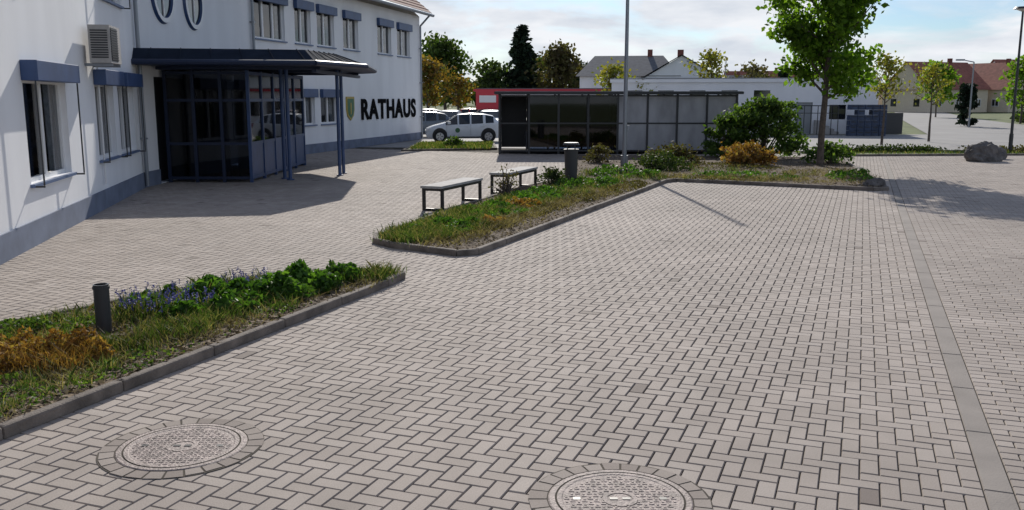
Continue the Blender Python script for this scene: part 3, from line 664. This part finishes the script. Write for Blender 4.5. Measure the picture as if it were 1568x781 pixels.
# ---------------------------------------------------------------- trees
def tree(name,x,y,H,th,Rr,NL,ls,mk,r0=.11,limbs=22,cl=.28,wide=.35,z0=0,sub=4,extra=0):
    e=empty(name); m=MB(); pts=[]; p=Vector((x,y,z0)); tr=[p.copy()]
    for i in range(8):
        p=p+Vector((random.gauss(0,.03),random.gauss(0,.03),1))*(H*.93/8); tr.append(p.copy())
    def tp(z):
        t=max(0,min(7.999,(z/(H*.93))*8)); i=int(t); return tr[i].lerp(tr[i+1],t-i)
    for i in range(8): m.cyl(tr[i],tr[i+1],r0*(1-i/8.6),r0*(1-(i+1)/8.6),'bark',8,False)
    ends=[]
    for i in range(limbs):
        f=(i+.5)/limbs; z=th+(H*.9-th)*f; az=i*2.4+random.uniform(-.4,.4)
        prof=math.sin(math.pi*min(1,(f*.86+.14)**.75))**.8 if f<1 else .1
        L=Rr*max(.25,prof)*random.uniform(.65,1.1); el=R(random.uniform(18,50)+30*f)
        a=tp(z); d=Vector((math.cos(az)*math.cos(el),math.sin(az)*math.cos(el),math.sin(el)))
        b=a+d*L*.55; c_=b+(d+Vector((0,0,.1))+Vector((random.gauss(0,.15),)*3)).normalized()*L*.5
        rr=r0*.38*(1-.5*f); m.cyl(a,b,rr,rr*.65,'bark',6,False); m.cyl(b,c_,rr*.65,rr*.25,'bark',5,False)
        ends+= [b.lerp(c_,.4),c_]
        for k_ in range(sub):
            t=random.uniform(.3,1); s_=a.lerp(b,t*1.) if k_%2 else b.lerp(c_,t)
            dd=(d+Vector((random.gauss(0,.6),random.gauss(0,.6),random.gauss(.1,.45)))).normalized()*L*random.uniform(.25,.45)
            m.cyl(s_,s_+dd,rr*.35,rr*.12,'bark',4,False); ends+= [s_+dd,s_+dd*.6]
    m.build('trunk_and_limbs',e)
    w=rng.uniform(.3,1.,len(ends)); w/=w.sum(); idx=rng.choice(len(ends),NL,p=w); E=np.array([tuple(q) for q in ends])
    C=E[idx]+rng.normal(0,cl,(NL,3))*np.array([1,1,.75])
    leaf_mesh('foliage',C,ls,mk,e,elong=1.3); return e
tree('maple_tree',9.85,29.0,9.3,2.1,1.98,16000,.14,'leafm',.12,46,.19,sub=6)
tree('young_tree',17.7,43.6,4.3,1.9,1.1,700,.13,'leafy',.07,16,.18)
tree('young_tree',21.5,47,4.0,1.8,1.0,500,.13,'leafy',.07,14,.2)
tree('autumn_coloured_tree',-7.3,80,5.2,1.2,2.4,1400,.28,'leafo',.14,20,.35)
tree('autumn_coloured_tree',-4.6,78,4.0,1.2,1.6,700,.26,'leafo',.12,16,.35)
tree('broadleaf_tree',-7.0,96,8.0,1.5,3.7,3200,.38,'leafg',.2,26,.5)
tree('broadleaf_tree',-2.5,120,6.2,1.0,3.2,1500,.45,'leafd',.2,18,.6)
tree('broadleaf_tree',5.2,100,7.6,1.2,3.2,2300,.36,'brownl',.25,26,.5); tree('broadleaf_tree',2.6,108,6.5,1.,3.,1500,.4,'leafg',.2,20,.6)
tree('broadleaf_tree',7.4,104,6.2,1.,2.4,1000,.36,'leafd',.2,18,.5)
tree('young_tree',6.7,62,4.4,1.7,1.5,600,.2,'leafy',.08,16,.26); tree('young_tree',8.6,60,3.4,1.4,.9,260,.18,'leafy',.07,14,.24)
tree('young_tree',13.2,61,5.4,1.7,1.7,700,.2,'leafy',.09,20,.26); tree('young_tree',16.2,62,4.6,1.7,1.4,300,.2,'brownl',.09,18,.3)
tree('young_tree',44.5,80,5.5,1.,2.2,1100,.3,'leafm',.1,18,.35); tree('young_tree',41,62,5.4,1.,2.0,1000,.28,'leafy',.1,18,.35); tree('young_tree',43,70,5,1.,2.0,1000,.28,'leafy',.1,18,.35)
tree('young_tree',27.,100,5,1.2,2.,700,.3,'brownl',.1,18,.4); tree('young_tree',50,108,6,1.,2.6,1200,.4,'leafm',.1,18,.4)
def conifer(name,x,y,H,Rr,N,ls,mk='conif'):
    e=empty(name); m=MB(); m.cyl((x,y,0),(x,y,H*.97),.22,.03,'bark',8); C=[]
    nb=int(H*16)
    for i in range(nb):
        z=H*(.08+.9*(i+random.random())/nb); r=Rr*(1-z/H)**.85*random.uniform(.65,1.15)+.1; az=random.uniform(0,6.283)
        dz=-.25*r if z<H*.8 else .1*r
        m.cyl((x,y,z),(x+r*math.cos(az),y+r*math.sin(az),z+dz),.03,.01,'bark',4,False)
        for k_ in range(max(3,int(N/nb*(r/Rr+.3)))):
            t=random.random()**.6; C.append((x+r*t*math.cos(az)+random.gauss(0,.12*(1+t)),y+r*t*math.sin(az)+random.gauss(0,.12*(1+t)),z+dz*t+random.gauss(0,.1)))
    m.build('trunk',e); leaf_mesh('needles',C,ls,mk,e,elong=2.2,flat=.3)
conifer('pine_tree',1.15,103,10.2,3.3,5200,.4)
conifer('pine_tree',28.4,96,5.5,1.4,900,.35)
shrub('columnar_cypress',36.2,73,.75,.75,3.4,2600,.22,'conif')
C=[]
for i in range(90):
    cx=random.uniform(-160,260); cy=random.uniform(230,300); hh=random.uniform(5,8.5)
    for k_ in range(120): C.append((cx+random.gauss(0,4),cy+random.gauss(0,2),max(.3,random.gauss(hh*.55,hh*.25))))
leaf_mesh('distant_trees',C,1.6,'leafg')
g=MB(); V1=[(12.2,34.9),(24,35.8),(46,36.9),(46,38.0),(24,37.6),(12.6,37.9)]; g.prism(V1,-.03,.05,'grass'); kerb(g,V1,.1,-.03,.08,'kerb'); g.build('grass_verge')
def hedge(name,x0,y0,x1,y1,w,h,N,ls,mk):
    C=[]
    for i in range(N):
        t=random.random(); C.append((x0+(x1-x0)*t+random.uniform(-w,w)/2,y0+(y1-y0)*t+random.uniform(-w,w)/2,.03+h*random.random()**.6*(.6+.25*math.sin(t*37)+.2*math.sin(t*91))))
    leaf_mesh(name,C,ls,mk)
hedge('low_hedge',12.8,36.9,17.3,37.1,.8,.34,1900,.08,'leafd'); hedge('low_hedge',18.6,36.9,24,37,.9,.3,1600,.08,'brownl')
hedge('hedge',34.5,55,46,58,1.4,.8,3000,.16,'leafd'); hedge('hedge',40,64,50,90,1.4,1.0,4000,.2,'leafd')
C=[]
for i in range(2500):
    x=random.uniform(12.4,24); y=random.uniform(35.4,37.6); C.append((x,y,.05))
blades('verge_grass',C,.10,.012,'grassb')
g=MB(); V2=[(-4.6,38.2),(-.7,39.6),(-.9,44.0),(-4.4,44.6)]; g.prism(V2,-.03,.05,'grass'); kerb(g,V2,.1,-.03,.08,'kerb'); g.build('lawn_strip')
blades('lawn_grass',[(random.uniform(-4.4,-.9),random.uniform(39,44),.05) for _ in range(4500)],.14,.014,'grassb')
shrub('low_shrub',-2.6,40.6,.5,.5,.4,400,.08,'shrub')
def rock(x,y,w,d_,h):
    import bmesh
    bm=bmesh.new(); bmesh.ops.create_icosphere(bm,subdivisions=4,radius=1)
    from mathutils import noise
    for v_ in bm.verts:
        c_=v_.co.copy(); k_=1+.28*noise.noise(c_*1.3+Vector((x,y,0)))+.12*noise.noise(c_*4)+.05*noise.noise(c_*9); v_.co=Vector((c_.x*w*k_,c_.y*d_*k_,max(-.1,(c_.z*.9+.35)*h*.8*k_)))
    me=bpy.data.meshes.new('boulder'); bm.to_mesh(me); me.materials.append(M['rock']); o=bpy.data.objects.new('boulder',me); COL.objects.link(o); o.location=(x,y,0)
rock(16.7,32.2,.62,.45,.68); rock(17.8,33.4,.35,.3,.4); rock(9.0,22.4,.28,.2,.25); rock(3.2,26,.25,.2,.2)

# ---------------------------------------------------------------- background buildings
def house(name,x,y,w,d_,eave,ridge,rot,wk,rk,hip=0.,wins=3,storeys=1):
    e=empty(name); m=MB(); m.box(-w/2,w/2,-d_/2,d_/2,0,eave,wk); m.build('walls',e)
    m=MB(); o_=.4; hx=hip*w/2
    A=[(-w/2-o_,-d_/2-o_,eave-.05),(w/2+o_,-d_/2-o_,eave-.05),(w/2+o_,d_/2+o_,eave-.05),(-w/2-o_,d_/2+o_,eave-.05)]
    r1_=(-w/2-o_+hx,0,ridge); r2_=(w/2+o_-hx,0,ridge)
    m.face([A[0],A[1],r2_,r1_],rk); m.face([A[2],A[3],r1_,r2_],rk)
    if hip: m.face([A[1],A[2],r2_],rk); m.face([A[3],A[0],r1_],rk)
    m.face(A[::-1],rk); m.box(w*.2,w*.2+.5,-.3,.3,ridge-.8,ridge+.6,'roof'); m.build('roof',e)
    if not hip:
        m=MB()
        for s_ in(-1,1): m.face([(s_*w/2,-d_/2,eave),(s_*w/2,d_/2,eave),(s_*w/2,0,ridge-.1)],wk)
        m.build('gables',e)
    m=MB()
    for st_ in range(storeys):
        zc=1.5+2.7*st_
        for i in range(wins):
            xx=-w/2+w*(i+.5)/wins; m.box(xx-.6,xx+.6,-d_/2-.05,-d_/2-.002,zc-.6,zc+.6,'frame')
            for q in(-1,1): m.box(xx+q*.28-.22,xx+q*.28+.22,-d_/2-.06,-d_/2-.051,zc-.5,zc+.5,'carglass')
        for i in range(2):
            yy=-d_/2+d_*(i+.5)/2
            for s_ in(-1,1): m.box(min(s_*(w/2+.002),s_*(w/2+.05)),max(s_*(w/2+.002),s_*(w/2+.05)),yy-.6,yy+.6,zc-.6,zc+.6,'carglass')
    m.build('windows',e); e.location=(x,y,0); e.rotation_euler=(0,0,rot)
house('grey_roofed_house',12.0,95,9.5,8,4.4,6.5,R(-8),'wall','groof',.35,3,1)
house('grey_roofed_house',16.8,92,4,7,4.2,6.4,R(82),'wall','groof',0,2,1)
house('red_roofed_house',69,150,12,10,3.6,8.0,R(20),'cream','roof2',0,3,1); house('red_roofed_house',80,154,13,10,3.6,8.0,R(-60),'cream','roof2',0,3,1)
house('red_roofed_house',59,165,11,9,3.4,6.8,R(10),'cream','roof2',0,3,1); house('red_roofed_house',92,165,13,10,4,9,R(10),'wall','roof2',0,3,1)
house('grey_roofed_house',39,170,12,9,4,6.4,R(0),'wall','groof',0,3,1); house('red_roofed_house',28,180,14,9,4,7,R(15),'cream','roof2',0,3,1)
house('red_roofed_house',48,178,13,9,3.6,7.4,R(-10),'wall','roof2',0,3,1)
house('grey_roofed_house',-16,110,10,9,4,6.5,R(5),'cream','roof',0,3,1)
e=empty('white_hall_building'); m=MB(); FH,LH,_,_=frame((6.5,60),(22.6,56.6))
oph=[(1+i*2.0,2.0+i*2.0,2.0,2.7) for i in range(5)]+[(11.6,12.6,0,1.95),(13.6,14.6,.9,1.8)]
wall(m,FH,LH,0,3.2,oph,'wall',.3)
m.box(11.6,12.6,-.3,-.2,0,1.95,'zinc',FH); m.box(13.6,14.6,-.3,-.2,.9,1.8,'carglass',FH)
# outside stair with railing in front of the hall
for i in range(5): m.box(12.7+i*.28,12.98+i*.28,.1,1.1,0,.17*(5-i),'conc',FH)
for i in range(7):
    m.cyl(FH(11.6+i*.4,1.15,0),FH(11.6+i*.4,1.15,1.75),.025,.025,'anthr',6)
m.cyl(FH(11.6,1.15,1.75),FH(14.0,1.15,1.75),.03,.03,'anthr',6); m.cyl(FH(11.6,1.15,1.3),FH(14.0,1.15,1.3),.02,.02,'anthr',6)
for i in range(5): m.box(1+i*2.0,2.0+i*2.0,-.3,-.2,2.0,2.7,'carglass',FH)
m.box(-.1,LH+.1,-9,.12,3.201,3.42,'wall',FH); m.box(-.12,LH+.12,-9.02,.14,3.421,3.47,'zinc',FH); m.box(LH-.02,LH-.001,-8.9,-.31,0,3.2,'wall',FH)
m.box(0.001,.02,-8.9,-.31,0,3.2,'wall',FH); m.build('walls_and_roof',e)
e=empty('supermarket_building'); m=MB(); m.box(-2.8,9,74,88,0,2.75,'wall'); m.box(-3.1,9.3,73.6,88.3,2.751,2.93,'red'); m.box(-2.9,9.1,73.8,88.1,2.931,3.0,'groof')
for i in range(5): m.box(-1.8+i*2.1,-.3+i*2.1,73.95,73.998,.8,2.1,'carglass')
m.build('walls_and_roof',e)
e=empty('red_advertising_sign'); m=MB(); m.box(-2.6,-.9,66,66.15,1.4,2.8,'red'); m.box(-2.35,-1.15,65.97,65.998,1.9,2.4,'frame')
for x in(-2.4,-1.1): m.cyl((x,66.07,0),(x,66.07,1.4),.05,.05,'zinc',8)
m.build('board',e)
e=empty('stacked_crates'); m=MB()
for i in range(5):
    for j in range(6):
        if random.random()<.12 and j>3: continue
        a=20.2+i*.44; z=-.02+j*.31
        m.box(a,a+.41,54.6,55.2,z,z+.29,'crate'); m.box(a+.06,a+.35,54.59,54.598,z+.18,z+.23,'black')
m.build('crates',e)
e=empty('garden_wall'); m=MB(); m.box(22.8,24.5,57.3,57.5,-.02,1.3,'anthr'); m.build('wall',e)
